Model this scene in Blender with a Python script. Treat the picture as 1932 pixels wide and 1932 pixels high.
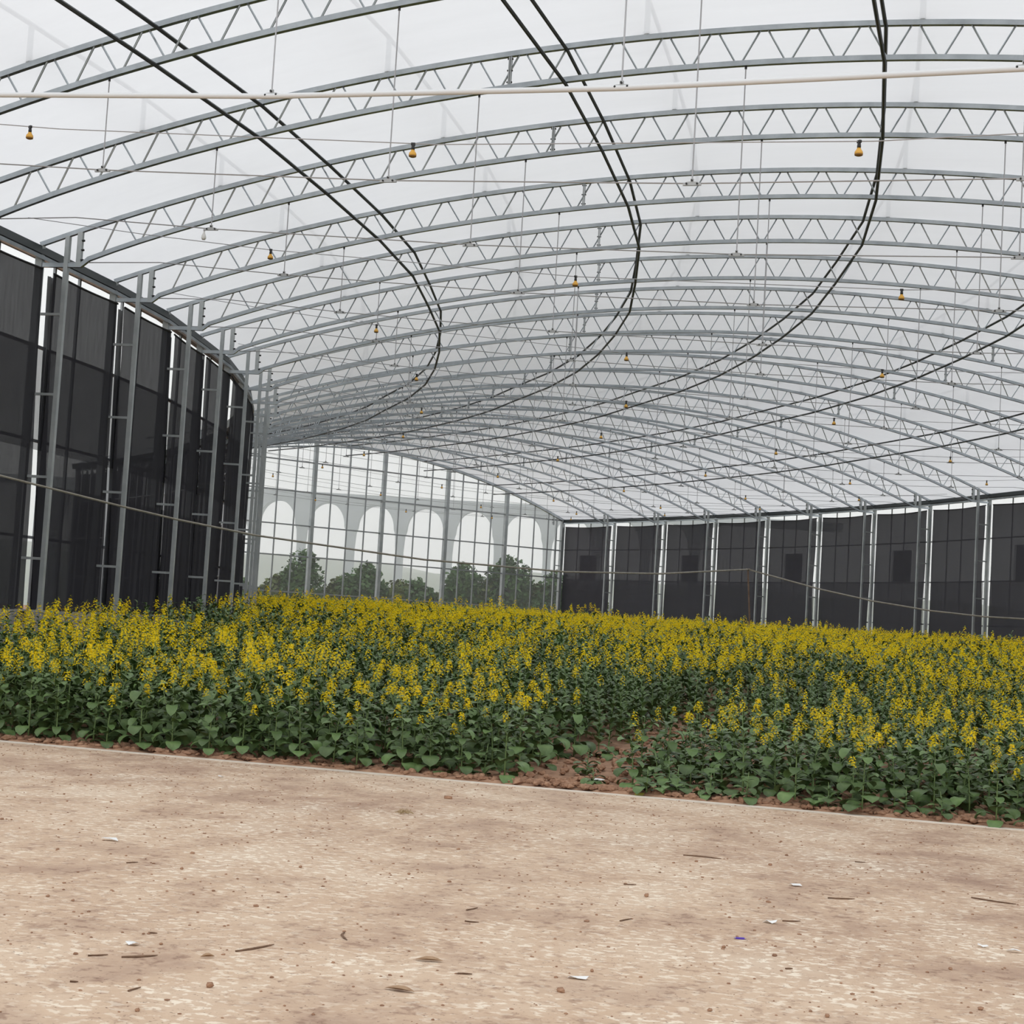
import bpy, math, random
from mathutils import Matrix, Vector, noise
random.seed(7)
R = random.Random(11)
PI = math.pi
sc = bpy.context.scene
for o in list(bpy.data.objects):
    bpy.data.objects.remove(o)
COL = sc.collection

# ---------------------------------------------------------------- camera
CAM = Vector((14.1705, -17.5886, 0.3885))
cd = bpy.data.cameras.new('camera')
cd.sensor_width = 36.0
cd.lens = 3145.6 / 1932.0 * 36.0
cd.clip_end = 2000
cam = bpy.data.objects.new('camera', cd)
COL.objects.link(cam)
_r = Vector((0.95979, 0.27446, 0.05889)); _u = Vector((-0.03775, -0.08168, 0.99594)); _f = Vector((-0.27816, 0.95812, 0.06804))
cam.matrix_world = Matrix(((_r.x, _u.x, -_f.x, CAM.x), (_r.y, _u.y, -_f.y, CAM.y), (_r.z, _u.z, -_f.z, CAM.z), (0, 0, 0, 1)))
sc.camera = cam

# ---------------------------------------------------------------- overcast sky, exposure
w = bpy.data.worlds.new('overcast_sky'); sc.world = w
w.use_nodes = True
bg = w.node_tree.nodes['Background']
bg.inputs[0].default_value = (0.955, 0.975, 1.0, 1)
bg.inputs[1].default_value = 1.0
sc.view_settings.view_transform = 'Standard'
sc.view_settings.look = 'None'
sc.view_settings.gamma = 1.0
sc.view_settings.use_curve_mapping = False
sc.view_settings.exposure = 0.36
cy = sc.cycles
cy.max_bounces = 12; cy.diffuse_bounces = 4; cy.glossy_bounces = 2; cy.transmission_bounces = 4
cy.volume_bounces = 10; cy.transparent_max_bounces = 16
cy.caustics_reflective = False; cy.caustics_refractive = False

# ---------------------------------------------------------------- materials
MATS = {}
def principled(name, col, rough=0.6, metal=0.0, spec=0.5):
    m = bpy.data.materials.new(name); m.use_nodes = True
    b = m.node_tree.nodes['Principled BSDF']
    b.inputs['Base Color'].default_value = (*col, 1)
    b.inputs['Roughness'].default_value = rough
    b.inputs['Metallic'].default_value = metal
    b.inputs['Specular IOR Level'].default_value = spec
    MATS[name] = m
    return m
def N(m, t, **kw):
    n = m.node_tree.nodes.new(t)
    for k, v in kw.items():
        setattr(n, k, v)
    return n
def LK(m, a, b): m.node_tree.links.new(a, b)
def ramp(m, fac, stops):
    r = N(m, 'ShaderNodeValToRGB')
    e = r.color_ramp.elements
    while len(e) < len(stops): e.new(0.5)
    for i, (p, c) in enumerate(stops):
        e[i].position = p; e[i].color = (*c, 1) if len(c) == 3 else c
    LK(m, fac, r.inputs[0])
    return r.outputs[0]
def noise_tex(m, scale, detail=4, rough=0.55, coord='Object', stretch=None):
    tc = N(m, 'ShaderNodeTexCoord')
    n = N(m, 'ShaderNodeTexNoise')
    n.inputs['Scale'].default_value = scale; n.inputs['Detail'].default_value = detail; n.inputs['Roughness'].default_value = rough
    src = tc.outputs[coord]
    if stretch:
        mp = N(m, 'ShaderNodeMapping'); mp.inputs['Scale'].default_value = stretch
        LK(m, src, mp.inputs[0]); src = mp.outputs[0]
    LK(m, src, n.inputs['Vector'])
    return n.outputs['Fac']
def mixc(m, fac, a, b):
    n = N(m, 'ShaderNodeMix', data_type='RGBA')
    if isinstance(fac, float): n.inputs[0].default_value = fac
    else: LK(m, fac, n.inputs[0])
    for s, v in ((n.inputs[6], a), (n.inputs[7], b)):
        if isinstance(v, tuple): s.default_value = (*v, 1)
        else: LK(m, v, s)
    return n.outputs[2]
def varied(name, c1, c2, scale, rough=0.6, metal=0.0, coord='Object', stretch=None, spec=0.5, bump=0.0, rnd=0.0):
    m = principled(name, c1, rough, metal, spec)
    b = m.node_tree.nodes['Principled BSDF']
    f = noise_tex(m, scale, 5, 0.6, coord, stretch)
    col = ramp(m, f, ((0.3, c1), (0.7, c2)))
    if rnd:
        oi = N(m, 'ShaderNodeObjectInfo')
        hs = N(m, 'ShaderNodeHueSaturation')
        mr = N(m, 'ShaderNodeMapRange'); mr.inputs[3].default_value = 1 - rnd; mr.inputs[4].default_value = 1 + rnd
        LK(m, oi.outputs['Random'], mr.inputs[0]); LK(m, mr.outputs[0], hs.inputs['Value']); LK(m, col, hs.inputs['Color'])
        col = hs.outputs[0]
    LK(m, col, b.inputs['Base Color'])
    if bump:
        bp = N(m, 'ShaderNodeBump'); bp.inputs['Strength'].default_value = bump; bp.inputs['Distance'].default_value = 0.02
        LK(m, f, bp.inputs['Height']); LK(m, bp.outputs[0], b.inputs['Normal'])
    return m

STEEL = varied('galvanized_steel', (0.33, 0.36, 0.38), (0.48, 0.52, 0.54), 3.0, 0.30, 0.95, stretch=(1, 1, 1))
POST = varied('galvanized_post', (0.36, 0.39, 0.40), (0.52, 0.55, 0.55), 2.0, 0.5, 0.55)
PIPE = varied('purlin_steel_shaded', (0.07, 0.08, 0.085), (0.12, 0.13, 0.135), 2.0, 0.5, 0.7)  # shade on the undersides of the pipes is put into this dark colour
ROD = principled('tie_rod_steel', (0.42, 0.42, 0.43), 0.45, 0.6)
PVC = principled('white_pipe', (0.74, 0.75, 0.76), 0.35)
CLAMP = principled('clamp_plate', (0.45, 0.46, 0.46), 0.5, 0.4)
BOLT = principled('bolt_dark', (0.03, 0.03, 0.03), 0.5, 0.4)
GUTTER = principled('gutter_dark', (0.05, 0.06, 0.062), 0.5, 0.3)
RAILM = varied('wall_rail_steel', (0.30, 0.32, 0.33), (0.42, 0.44, 0.45), 2.0, 0.5, 0.5)
SOCKET = principled('socket_black', (0.012, 0.011, 0.01), 0.4)
AMBER = principled('amber_glass', (0.78, 0.42, 0.06), 0.25)
AMBERD = principled('amber_base', (0.22, 0.11, 0.02), 0.4)
STRIP = varied('folded_film', (0.28, 0.30, 0.32), (0.46, 0.48, 0.50), 2.0, 0.4, stretch=(6, 6, 0.4))
ROPE = varied('tan_hose', (0.24, 0.22, 0.18), (0.36, 0.33, 0.28), 5.0, 0.7)
RUST = varied('brown_pole', (0.16, 0.10, 0.07), (0.26, 0.18, 0.13), 4.0, 0.8)
CONC = varied('plinth_concrete', (0.26, 0.26, 0.25), (0.40, 0.39, 0.37), 2.5, 0.9, bump=0.3)
VIA = varied('viaduct_concrete', (0.12, 0.135, 0.16), (0.22, 0.235, 0.26), 0.15, 0.9)
GRASS = varied('rough_grass', (0.10, 0.13, 0.06), (0.17, 0.18, 0.09), 0.4, 0.95)
DARKWIN = principled('dark_vent', (0.015, 0.015, 0.018), 0.8)
LEAF = varied('leaf_green', (0.064, 0.116, 0.036), (0.120, 0.188, 0.064), 9.0, 0.45, rnd=0.35, spec=0.4)
LEAFY = varied('leaf_yellowing', (0.36, 0.28, 0.03), (0.20, 0.20, 0.03), 12.0, 0.6)
STEM = varied('stem_green', (0.13, 0.21, 0.07), (0.20, 0.28, 0.10), 6.0, 0.55)
PETAL = varied('petal_yellow', (1.0, 0.70, 0.010), (1.0, 0.80, 0.025), 20.0, 0.6, rnd=0.08, spec=0.2)
def make_petal():
    m = PETAL; nt = m.node_tree; b = nt.nodes['Principled BSDF']; out = nt.nodes['Material Output']
    tr = N(m, 'ShaderNodeBsdfTranslucent'); mx = N(m, 'ShaderNodeMixShader'); mx.inputs[0].default_value = 0.45
    LK(m, b.inputs['Base Color'].links[0].from_socket, tr.inputs[0])
    LK(m, b.outputs[0], mx.inputs[1]); LK(m, tr.outputs[0], mx.inputs[2]); LK(m, mx.outputs[0], out.inputs[0])
make_petal()
BUD = principled('bud_green', (0.34, 0.40, 0.04), 0.6)
TREE_A = varied('tree_leaf_dark', (0.030, 0.075, 0.018), (0.065, 0.130, 0.030), 0.8, 0.7)
TREE_B = varied('tree_leaf_olive', (0.070, 0.105, 0.022), (0.120, 0.150, 0.036), 0.8, 0.7)
BARK = principled('bark', (0.06, 0.05, 0.04), 0.9)
SOIL = varied('red_soil', (0.22, 0.115, 0.066), (0.44, 0.265, 0.165), 9.0, 0.95, bump=0.6)
CLOD = varied('soil_clod', (0.20, 0.10, 0.056), (0.42, 0.245, 0.15), 14.0, 0.95, bump=0.4)
TWIG = varied('dry_twig', (0.10, 0.055, 0.03), (0.22, 0.13, 0.08), 20.0, 0.9)
WHITE = principled('white_plastic', (0.78, 0.78, 0.76), 0.4)
PURPLE = principled('purple_wrapper', (0.10, 0.05, 0.42), 0.35)
STRAW = principled('straw', (0.36, 0.26, 0.13), 0.8)
DRYLEAF = varied('dry_leaf', (0.26, 0.15, 0.08), (0.42, 0.28, 0.17), 20.0, 0.85)

def make_film(name, transp, trans_frac, col, scale):
    m = bpy.data.materials.new(name); m.use_nodes = True
    nt = m.node_tree; nt.nodes.clear()
    out = N(m, 'ShaderNodeOutputMaterial')
    d = N(m, 'ShaderNodeBsdfDiffuse'); t = N(m, 'ShaderNodeBsdfTranslucent'); tp = N(m, 'ShaderNodeBsdfTransparent')
    f1 = noise_tex(m, scale, 6, 0.65, 'Object', (0.25, 1.6, 1.6))
    c = ramp(m, f1, ((0.3, tuple(x * 0.95 for x in col)), (0.7, col)))
    LK(m, c, d.inputs[0]); LK(m, c, t.inputs[0])
    a = N(m, 'ShaderNodeMixShader'); a.inputs[0].default_value = trans_frac
    LK(m, d.outputs[0], a.inputs[1]); LK(m, t.outputs[0], a.inputs[2])
    b = N(m, 'ShaderNodeMixShader'); b.inputs[0].default_value = transp
    LK(m, a.outputs[0], b.inputs[1]); LK(m, tp.outputs[0], b.inputs[2])
    lw = N(m, 'ShaderNodeLayerWeight'); lw.inputs[0].default_value = 0.5
    pw = N(m, 'ShaderNodeMath', operation='POWER'); LK(m, lw.outputs['Facing'], pw.inputs[0]); pw.inputs[1].default_value = 5.0
    fr = N(m, 'ShaderNodeMapRange'); fr.inputs[3].default_value = 0.04; fr.inputs[4].default_value = 1.0; LK(m, pw.outputs[0], fr.inputs[0])
    gl = N(m, 'ShaderNodeBsdfGlossy'); gl.inputs['Roughness'].default_value = 0.3
    g = N(m, 'ShaderNodeMixShader'); LK(m, fr.outputs[0], g.inputs[0]); LK(m, b.outputs[0], g.inputs[1]); LK(m, gl.outputs[0], g.inputs[2])
    LK(m, g.outputs[0], out.inputs[0])
    return m
FILM = make_film('roof_film', 0.15, 0.80, (0.91, 0.91, 0.925), 1.2)
GFILM = make_film('gable_film', 0.94, 0.75, (0.93, 0.94, 0.96), 0.8)

def make_net(name, lo, hi, alb=0.03):
    m = bpy.data.materials.new(name); m.use_nodes = True
    nt = m.node_tree; nt.nodes.clear()
    out = N(m, 'ShaderNodeOutputMaterial')
    d = N(m, 'ShaderNodeBsdfDiffuse'); d.inputs[0].default_value = (alb, alb * 0.98, alb * 1.12, 1)
    tp = N(m, 'ShaderNodeBsdfTransparent')
    f1 = noise_tex(m, 6.0, 4, 0.7, 'Object', (3.0, 3.0, 0.25))
    mr = N(m, 'ShaderNodeMapRange'); mr.inputs[1].default_value = 0.3; mr.inputs[2].default_value = 0.7
    mr.inputs[3].default_value = lo; mr.inputs[4].default_value = hi
    LK(m, f1, mr.inputs[0])
    b = N(m, 'ShaderNodeMixShader')
    LK(m, mr.outputs[0], b.inputs[0]); LK(m, d.outputs[0], b.inputs[1]); LK(m, tp.outputs[0], b.inputs[2])
    LK(m, b.outputs[0], out.inputs[0])
    return m
NET = make_net('shade_net', 0.05, 0.085, 0.042)
NETR = make_net('shade_net_right', 0.028, 0.042, 0.080)  # right wall net: paler and less see-through than the left one
NET2 = make_net('shade_net_layer', 0.32, 0.42)

# concrete apron: tan slab, soil dust, pale worn flecks
def make_apron():
    m = principled('apron_concrete', (0.5, 0.38, 0.28), 0.9, 0, 0.25)
    b = m.node_tree.nodes['Principled BSDF']
    big = noise_tex(m, 0.45, 5, 0.6, 'Object')
    mid = noise_tex(m, 1.4, 6, 0.65, 'Object', (1, 0.75, 1))
    fine = noise_tex(m, 14.0, 5, 0.6, 'Object')
    flake = noise_tex(m, 22.0, 3, 0.55, 'Object', (0.8, 1.0, 1.0))
    speck = noise_tex(m, 55.0, 2, 0.5, 'Object')
    base = ramp(m, big, ((0.32, (0.36, 0.235, 0.165)), (0.50, (0.55, 0.395, 0.275)), (0.68, (0.65, 0.50, 0.365))))
    grey = ramp(m, mid, ((0.32, (0.31, 0.20, 0.15)), (0.50, (0.56, 0.405, 0.285)), (0.70, (0.69, 0.56, 0.43))))
    c = mixc(m, 0.55, base, grey)
    def patch(fac, lo, hi, sel, col, k):
        nonlocal c
        f_ = ramp(m, fac, ((lo, (0, 0, 0)), (hi, (1, 1, 1))))
        mu = N(m, 'ShaderNodeMath', operation='MULTIPLY'); LK(m, f_, mu.inputs[0])
        if sel is None: mu.inputs[1].default_value = k
        else: LK(m, sel, mu.inputs[1])
        c = mixc(m, mu.outputs[0], c, col)
    worn = ramp(m, mid, ((0.40, (0.05, 0.05, 0.05)), (0.60, (0.80, 0.80, 0.80))))
    inv_ = ramp(m, mid, ((0.38, (0.75, 0.75, 0.75)), (0.62, (0.12, 0.12, 0.12))))
    dark = N(m, 'ShaderNodeMath', operation='SUBTRACT'); dark.inputs[0].default_value = 1.0; LK(m, fine, dark.inputs[1])
    patch(dark.outputs[0], 0.54, 0.64, inv_, (0.27, 0.165, 0.115), 0.6)
    patch(flake, 0.54, 0.60, worn, (0.84, 0.74, 0.60), 0.8)
    patch(speck, 0.66, 0.72, None, (0.16, 0.095, 0.065), 0.75)
    LK(m, c, b.inputs['Base Color'])
    bp = N(m, 'ShaderNodeBump'); bp.inputs['Strength'].default_value = 0.5; bp.inputs['Distance'].default_value = 0.012
    LK(m, flake, bp.inputs['Height']); LK(m, bp.outputs[0], b.inputs['Normal'])
    return m
APRON = make_apron()
KERB = varied('kerb_concrete', (0.64, 0.56, 0.46), (0.78, 0.70, 0.60), 6.0, 0.9, bump=0.2)

# ---------------------------------------------------------------- mesh helpers
def obj(name, me, mat=None, parent=None, M=None):
    o = bpy.data.objects.new(name, me); COL.objects.link(o)
    if mat is not None and me is not None and not me.materials: me.materials.append(mat)
    if parent is not None: o.parent = parent
    if M is not None: o.matrix_basis = M
    return o
def tag(o, label, cat, group=None):
    o['label'] = label; o['category'] = cat
    if group: o['group'] = group
    return o
def struct(o, label=None):
    o['kind'] = 'structure'
    if label: o['label'] = label
    return o
def empty(name, loc=(0, 0, 0), rz=0.0):
    o = bpy.data.objects.new(name, None); COL.objects.link(o)
    o.empty_display_size = 0.2; o.location = loc; o.rotation_euler = (0, 0, rz)
    return o
class MB:
    def __init__(s): s.v = []; s.f = []; s.mi = []; s.cur = 0
    def add(s, vs, fs):
        k = len(s.v); s.v += [tuple(a) for a in vs]
        for f in fs: s.f.append(tuple(i + k for i in f)); s.mi.append(s.cur)
    def box(s, a, b):
        (x0, y0, z0), (x1, y1, z1) = a, b
        s.add([(x0, y0, z0), (x1, y0, z0), (x1, y1, z0), (x0, y1, z0), (x0, y0, z1), (x1, y0, z1), (x1, y1, z1), (x0, y1, z1)],
              [(0, 3, 2, 1), (4, 5, 6, 7), (0, 1, 5, 4), (1, 2, 6, 5), (2, 3, 7, 6), (3, 0, 4, 7)])
    def sweep(s, pts, rad, n=4, up=Vector((0, 0, 1)), square=False, flip=None):
        # tube along polyline; square=True aligns a 4-sided tube with up
        pts = [Vector(p) for p in pts]
        rads = rad if isinstance(rad, (list, tuple)) else [rad] * len(pts)
        k = len(s.v); m = len(pts)
        for i, p in enumerate(pts):
            d = (pts[min(i + 1, m - 1)] - pts[max(i - 1, 0)]).normalized()
            u = up if abs(d.dot(up)) < 0.97 else Vector((0, 1, 0))
            a = d.cross(u).normalized(); b = a.cross(d).normalized()
            for j in range(n):
                t = 2 * PI * (j + (0.5 if square else 0)) / n
                r = rads[i] * (math.sqrt(2) if square else 1)
                s.v.append(tuple(p + a * (r * math.cos(t)) + b * (r * math.sin(t))))
        for i in range(m - 1):
            for j in range(n):
                j2 = (j + 1) % n
                s.f.append((k + i * n + j, k + i * n + j2, k + (i + 1) * n + j2, k + (i + 1) * n + j)); s.mi.append(s.cur)
        s.f.append(tuple(k + j for j in range(n))[::-1]); s.mi.append(s.cur)
        s.f.append(tuple(k + (m - 1) * n + j for j in range(n))); s.mi.append(s.cur)
    def lathe(s, prof, n=10):
        k = len(s.v)
        for r, z in prof:
            for j in range(n):
                s.v.append((r * math.cos(2 * PI * j / n), r * math.sin(2 * PI * j / n), z))
        for i in range(len(prof) - 1):
            for j in range(n):
                s.f.append((k + i * n + j, k + i * n + (j + 1) % n, k + (i + 1) * n + (j + 1) % n, k + (i + 1) * n + j)); s.mi.append(s.cur)
        s.f.append(tuple(k + j for j in range(n))[::-1]); s.mi.append(s.cur)
        s.f.append(tuple(k + (len(prof) - 1) * n + j for j in range(n))); s.mi.append(s.cur)
    def mesh(s, name, mats=(), smooth=False):
        me = bpy.data.meshes.new(name); me.from_pydata(s.v, [], s.f)
        for mt in mats: me.materials.append(mt)
        if len(mats) > 1: me.polygons.foreach_set('material_index', s.mi)
        if smooth: me.polygons.foreach_set('use_smooth', [True] * len(me.polygons))
        me.update()
        return me

def ordinal(i):
    w_ = ['first', 'second', 'third', 'fourth', 'fifth', 'sixth', 'seventh', 'eighth', 'ninth', 'tenth', 'eleventh', 'twelfth', 'thirteenth',
          'fourteenth', 'fifteenth', 'sixteenth', 'seventeenth', 'eighteenth', 'nineteenth', 'twentieth', 'twenty-first', 'twenty-second']
    return w_[i]

# ---------------------------------------------------------------- plan of the curved greenhouse (left and right end of each truss)
PL = {-1: (-0.40, -2.73), 0: (-0.33, -0.06), 1: (-0.31, 2.59), 2: (-0.48, 5.30), 3: (-0.70, 8.01), 4: (-1.05, 10.61), 5: (-1.66, 13.23),
      6: (-2.29, 15.81), 7: (-3.15, 18.36), 8: (-4.04, 20.70), 9: (-5.10, 23.13), 10: (-6.45, 25.65), 11: (-8.01, 28.08), 12: (-9.43, 30.39),
      13: (-10.97, 32.51), 14: (-12.64, 34.51), 15: (-14.36, 36.48), 16: (-16.24, 38.32), 17: (-18.18, 40.11), 18: (-20.20, 41.84), 19: (-22.35, 43.41)}
PR = {-1: (25.85, -3.95), 0: (25.94, 0.04), 1: (25.91, 4.32), 2: (25.64, 8.14), 3: (25.22, 12.28), 4: (24.66, 16.02), 5: (23.74, 19.94),
      6: (22.77, 23.70), 7: (21.61, 27.15), 8: (20.28, 30.66), 9: (18.52, 34.54), 10: (16.43, 38.54), 11: (13.97, 42.48), 12: (11.86, 45.78),
      13: (9.65, 48.79), 14: (7.27, 51.65), 15: (4.77, 54.49), 16: (2.09, 57.15), 17: (-0.73, 59.76), 18: (-3.74, 62.31), 19: (-6.95, 64.69)}
KS = list(range(-1, 20))
W = 26.27
def ang(k): return math.atan2(PR[k][1] - PL[k][1], PR[k][0] - PL[k][0])
def P(k, u, z=0.0, v=0.0):
    """point at u across truss line k (k may be fractional), z up"""
    k0 = min(int(math.floor(k)), 18); f = k - k0
    out = []
    for kk in (k0, k0 + 1):
        a = Vector(PL[kk]); t = Vector((math.cos(ang(kk)), math.sin(ang(kk))))
        out.append(a + t * u)
    p = out[0] * (1 - f) + out[1] * f
    return Vector((p.x, p.y, z))
RC = 38.0; UC = 13.05
def ztop(u): return 8.27 - (RC - math.sqrt(RC * RC - (u - UC) ** 2))
def zbot(u):
    e = min(u, W - u)
    return ztop(u) - 0.45 - 0.06 * math.exp(-max(e - 0.75, 0))
Z0 = -1.10                                   # apron level
def soil_z(x, y):
    d = y + 2.4
    return Z0 + 0.033 * max(min(d, 27), 0) + 0.008 * max(0, d - 27)

# ================================================================ SETTING
# far ground outside
mb = MB(); n = 24
gx = [-420 + 40 * i for i in range(22)]; gy = [-80 + 40 * i for i in range(16)]
for y in gy:
    for x in gx:
        z = -1.25 if y > -40 else -1.25
        mb.v.append((x, y, z))
for j in range(len(gy) - 1):
    for i in range(len(gx) - 1):
        a = j * len(gx) + i
        mb.f.append((a, a + 1, a + 1 + len(gx), a + len(gx))); mb.mi.append(0)
struct(obj('ground_outside', mb.mesh('ground_outside'), GRASS), 'rough grassy ground outside the greenhouse')

# concrete apron slab
mb = MB(); mb.box((-8, -32, Z0 - 0.12), (34, -2.52, Z0))
struct(obj('floor', mb.mesh('floor'), APRON), 'worn tan concrete apron in front of the planted bed')
mb = MB()
pts = [(x, -2.46 + 0.015 * math.sin(x * 1.7)) for x in [-8 + i * 0.5 for i in range(85)]]
for (x0, y0), (x1, y1) in zip(pts, pts[1:]):
    k = len(mb.v)
    for (x, y) in ((x0, y0), (x1, y1)):
        for dy, dz in ((-0.06, -0.12), (0.06, -0.12), (0.06, 0.006), (-0.06, 0.006)): mb.v.append((x, y + dy, Z0 + dz))
    for f in ((0, 4, 7, 3), (1, 2, 6, 5), (3, 7, 6, 2)): mb.f.append(tuple(k + i for i in f)); mb.mi.append(0)
struct(obj('trim_1', mb.mesh('trim_1'), KERB), 'pale cast concrete edge strip between apron and soil')

# red soil bed (lumpy near the front, smooth further back)
def soil_mesh():
    ys = []; y = -2.40
    while y < 72:
        ys.append(y)
        y += 0.05 if y < 0.6 else (0.12 if y < 8 else 1.5)
    v = []; f = []; nx = 0
    for y in ys:
        lo = -7.0; hi = 27.0
        if y > 8: lo = -26
        xs = []
        fine = y < 8
        x = 3.0
        n_ = 150
        xs = [3.0 + 13.0 * i / n_ for i in range(n_ + 1)]
        xs = [-30 + i * 3.0 for i in range(11)] + xs + [17 + i * 2.0 for i in range(6)]
        nx = len(xs)
        for x in xs:
            z = soil_z(x, y)
            if fine:
                p = Vector((x * 5.5, y * 5.5, 0))
                path = max(0, 1 - abs(x - 10.5 - 0.05 * y) / 0.7)
                z += (noise.noise(p) * 0.035 + noise.noise(p * 2.3) * 0.02 + 0.02) * (1 - 0.55 * path) - 0.02 * path
                if y < -2.2: z = min(z, Z0 + 0.03) if y > -2.36 else Z0 - 0.03
            v.append((x, y, z))
    for j in range(len(ys) - 1):
        for i in range(nx - 1):
            a = j * nx + i
            f.append((a, a + 1, a + 1 + nx, a + nx))
    me = bpy.data.meshes.new('soil_bed'); me.from_pydata(v, [], f)
    me.polygons.foreach_set('use_smooth', [True] * len(me.polygons)); me.update()
    return me
struct(obj('soil_bed', soil_mesh(), SOIL), 'tilled red soil of the planted bed')

# roof film
def film_mesh():
    us = [-0.22] + [W * i / 40 for i in range(41)] + [W + 0.22]
    ks = [-1.12] + [k for k in range(-1, 20)]
    v = []; f = []
    for k in ks:
        for u in us:
            uu = min(max(u, 0), W)
            if k < -1:
                a = P(-1, u); b = P(0, u); p = a + (a - b) * 0.12
            else: p = P(k, u)
            z = ztop(uu) + 0.045 - (0.08 if u != uu else 0)
            v.append((p.x, p.y, z))
    n_ = len(us)
    for j in range(len(ks) - 1):
        for i in range(n_ - 1):
            a = j * n_ + i; f.append((a, a + 1, a + 1 + n_, a + n_))
    me = bpy.data.meshes.new('ceiling'); me.from_pydata(v, [], f); me.update()
    return me
struct(obj('ceiling', film_mesh(), FILM), 'white translucent plastic film over the arched roof')

# side walls: plinth, studs, rails (structure) and the shade curtains hung on them
RAILZ = (4.40, 2.90, 1.35)
WALLS = {}
for side, tab, s in (('left', PL, -1), ('right', PR, 1)):
    # outward normal offset helper
    def wp(k, z, off, tab=tab, s=s):
        k0 = min(int(math.floor(k)), 18); f = k - k0
        a = Vector(tab[k0]); b = Vector(tab[k0 + 1])
        t = ang(k0) * (1 - f) + ang(k0 + 1) * f
        p = a * (1 - f) + b * f + Vector((math.cos(t), math.sin(t))) * (s * off)
        return Vector((p.x, p.y, z))
    mb = MB()
    prof = ((-0.16, -1.3), (0.16, -1.3), (0.16, 0.19), (-0.16, 0.19))
    kk = [-1 + i * 0.5 for i in range(41)]
    for i, k in enumerate(kk):
        for off, z in prof: mb.v.append(tuple(wp(k, z, off)))
    for i in range(len(kk) - 1):
        for j in range(4):
            mb.f.append((i * 4 + j, i * 4 + (j + 1) % 4, i * 4 + 4 + (j + 1) % 4, i * 4 + 4 + j)); mb.mi.append(0)
    mb.f.append((0, 1, 2, 3)); mb.mi.append(0); a = (len(kk) - 1) * 4; mb.f.append((a, a + 1, a + 2, a + 3)); mb.mi.append(0)
    wall = struct(obj('wall_' + side, mb.mesh('wall_' + side), CONC), 'grey concrete plinth and framework of the %s wall' % side)
    WALLS[side] = (wall, wp)
    fr = (0.31, 0.64) if side == 'left' else (0.26, 0.50, 0.74)
    for k in range(-1, 19):
        for fq in fr:
            m_ = MB(); m_.sweep([wp(k + fq, 0.19, 0.16), wp(k + fq, 5.80, 0.16)], 0.022, 4, square=True)
            obj('wall_stud', m_.mesh('wall_stud'), RAILM, wall)
        for rz in RAILZ:
            m_ = MB(); m_.sweep([wp(k, rz, 0.16), wp(k + 1, rz, 0.16)], 0.022, 4, square=True)
            obj('wall_rail', m_.mesh('wall_rail'), RAILM, wall)

# shade curtains, one for each bay
def curtain(side, k):
    wall, wp = WALLS[side]
    g0 = 0.125 if side == 'left' else 0.085
    g1 = (0.98 if k == 1 else 1.0 if k == 2 else 1.03) if side == 'left' else 0.975
    hoff = -0.085 if side == 'left' else 0.075
    rr = random.Random(k * 31 + (5 if side == 'left' else 9))
    nu, nz = 22, 14
    v = []; f = []
    ph = rr.uniform(0, 6)
    for j in range(nz + 1):
        tz = j / nz
        z = 5.56 + (-0.15 - 5.56) * tz
        for i in range(nu + 1):
            t = i / nu
            bow = 0.020 * math.sin(PI * tz) * math.sin(2.2 * tz * PI + ph)
            a0 = g0 + bow + 0.015 * tz * (1 if side == 'left' else 0.3); a1 = g1 + 0.006 * math.sin(3 * tz * PI + ph)
            if side == 'left':
                a0 = 0.125 + 0.05 * tz + bow; a1 = (0.98 if k == 1 else 1.0 if k == 2 else 1.03) + 0.09 * tz + 0.012 * math.sin(3 * tz * PI + ph)
            fq = a0 + (a1 - a0) * t
            off = (-0.16 if side == 'left' else 0) + 0.075 + 0.012 * math.sin(t * 14 + ph + 1.5 * tz) + 0.01 * math.sin(tz * 9 + ph)
            sag = 0.05 * math.sin(PI * t) * (1 - tz) if side == 'right' else 0.025 * math.sin(PI * t) * (1 - tz)
            v.append(tuple(wp(k + fq, z - sag, off)))
    for j in range(nz):
        for i in range(nu):
            a = j * (nu + 1) + i; f.append((a, a + 1, a + 2 + nu, a + 1 + nu))
    me = bpy.data.meshes.new('shade_curtain'); me.from_pydata(v, [], f)
    me.polygons.foreach_set('use_smooth', [True] * len(me.polygons)); me.update()
    root = obj('shade_curtain', me, NET if side == 'left' else NETR)
    # hem pole along the top
    m_ = MB(); m_.sweep([wp(k + g0 + (g1 - g0) * i / 8, 5.565 - (0.05 if side == 'right' else 0.025) * math.sin(PI * i / 8), hoff) for i in range(9)], 0.018, 6)
    obj('top_hem', m_.mesh('top_hem'), DARKWIN, root)
    # outer overlapping layer of net
    bands = ((4.32, 2.72),) if side == 'left' else ((2.9, -0.1),)
    if side == 'left': bands = ((4.32 + rr.uniform(-.05, .05), 2.72), (2.2, -0.1))
    for za, zb in bands:
        vv = []; ff = []
        for i in range(9):
            t = g0 + 0.01 + (g1 - g0 - 0.02) * i / 8
            if side == 'left' and zb > 2: t = 0.125 + 0.99 * i / 8
            for z in (za, zb): vv.append(tuple(wp(k + t, z, 0.115 if side == 'right' else -0.055)))
        for i in range(8): ff.append((2 * i, 2 * i + 2, 2 * i + 3, 2 * i + 1))
        me = bpy.data.meshes.new('second_layer'); me.from_pydata(vv, [], ff); me.update()
        obj('second_layer', me, NET2, root)
    i = k + 1
    tag(root, 'black shade net curtain filling the %s bay of the %s wall from the front' % (ordinal(i), side), 'curtain', 'shade curtains on the %s wall' % side)
for k in range(-1, 19):
    curtain('left', k); curtain('right', k)
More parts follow.
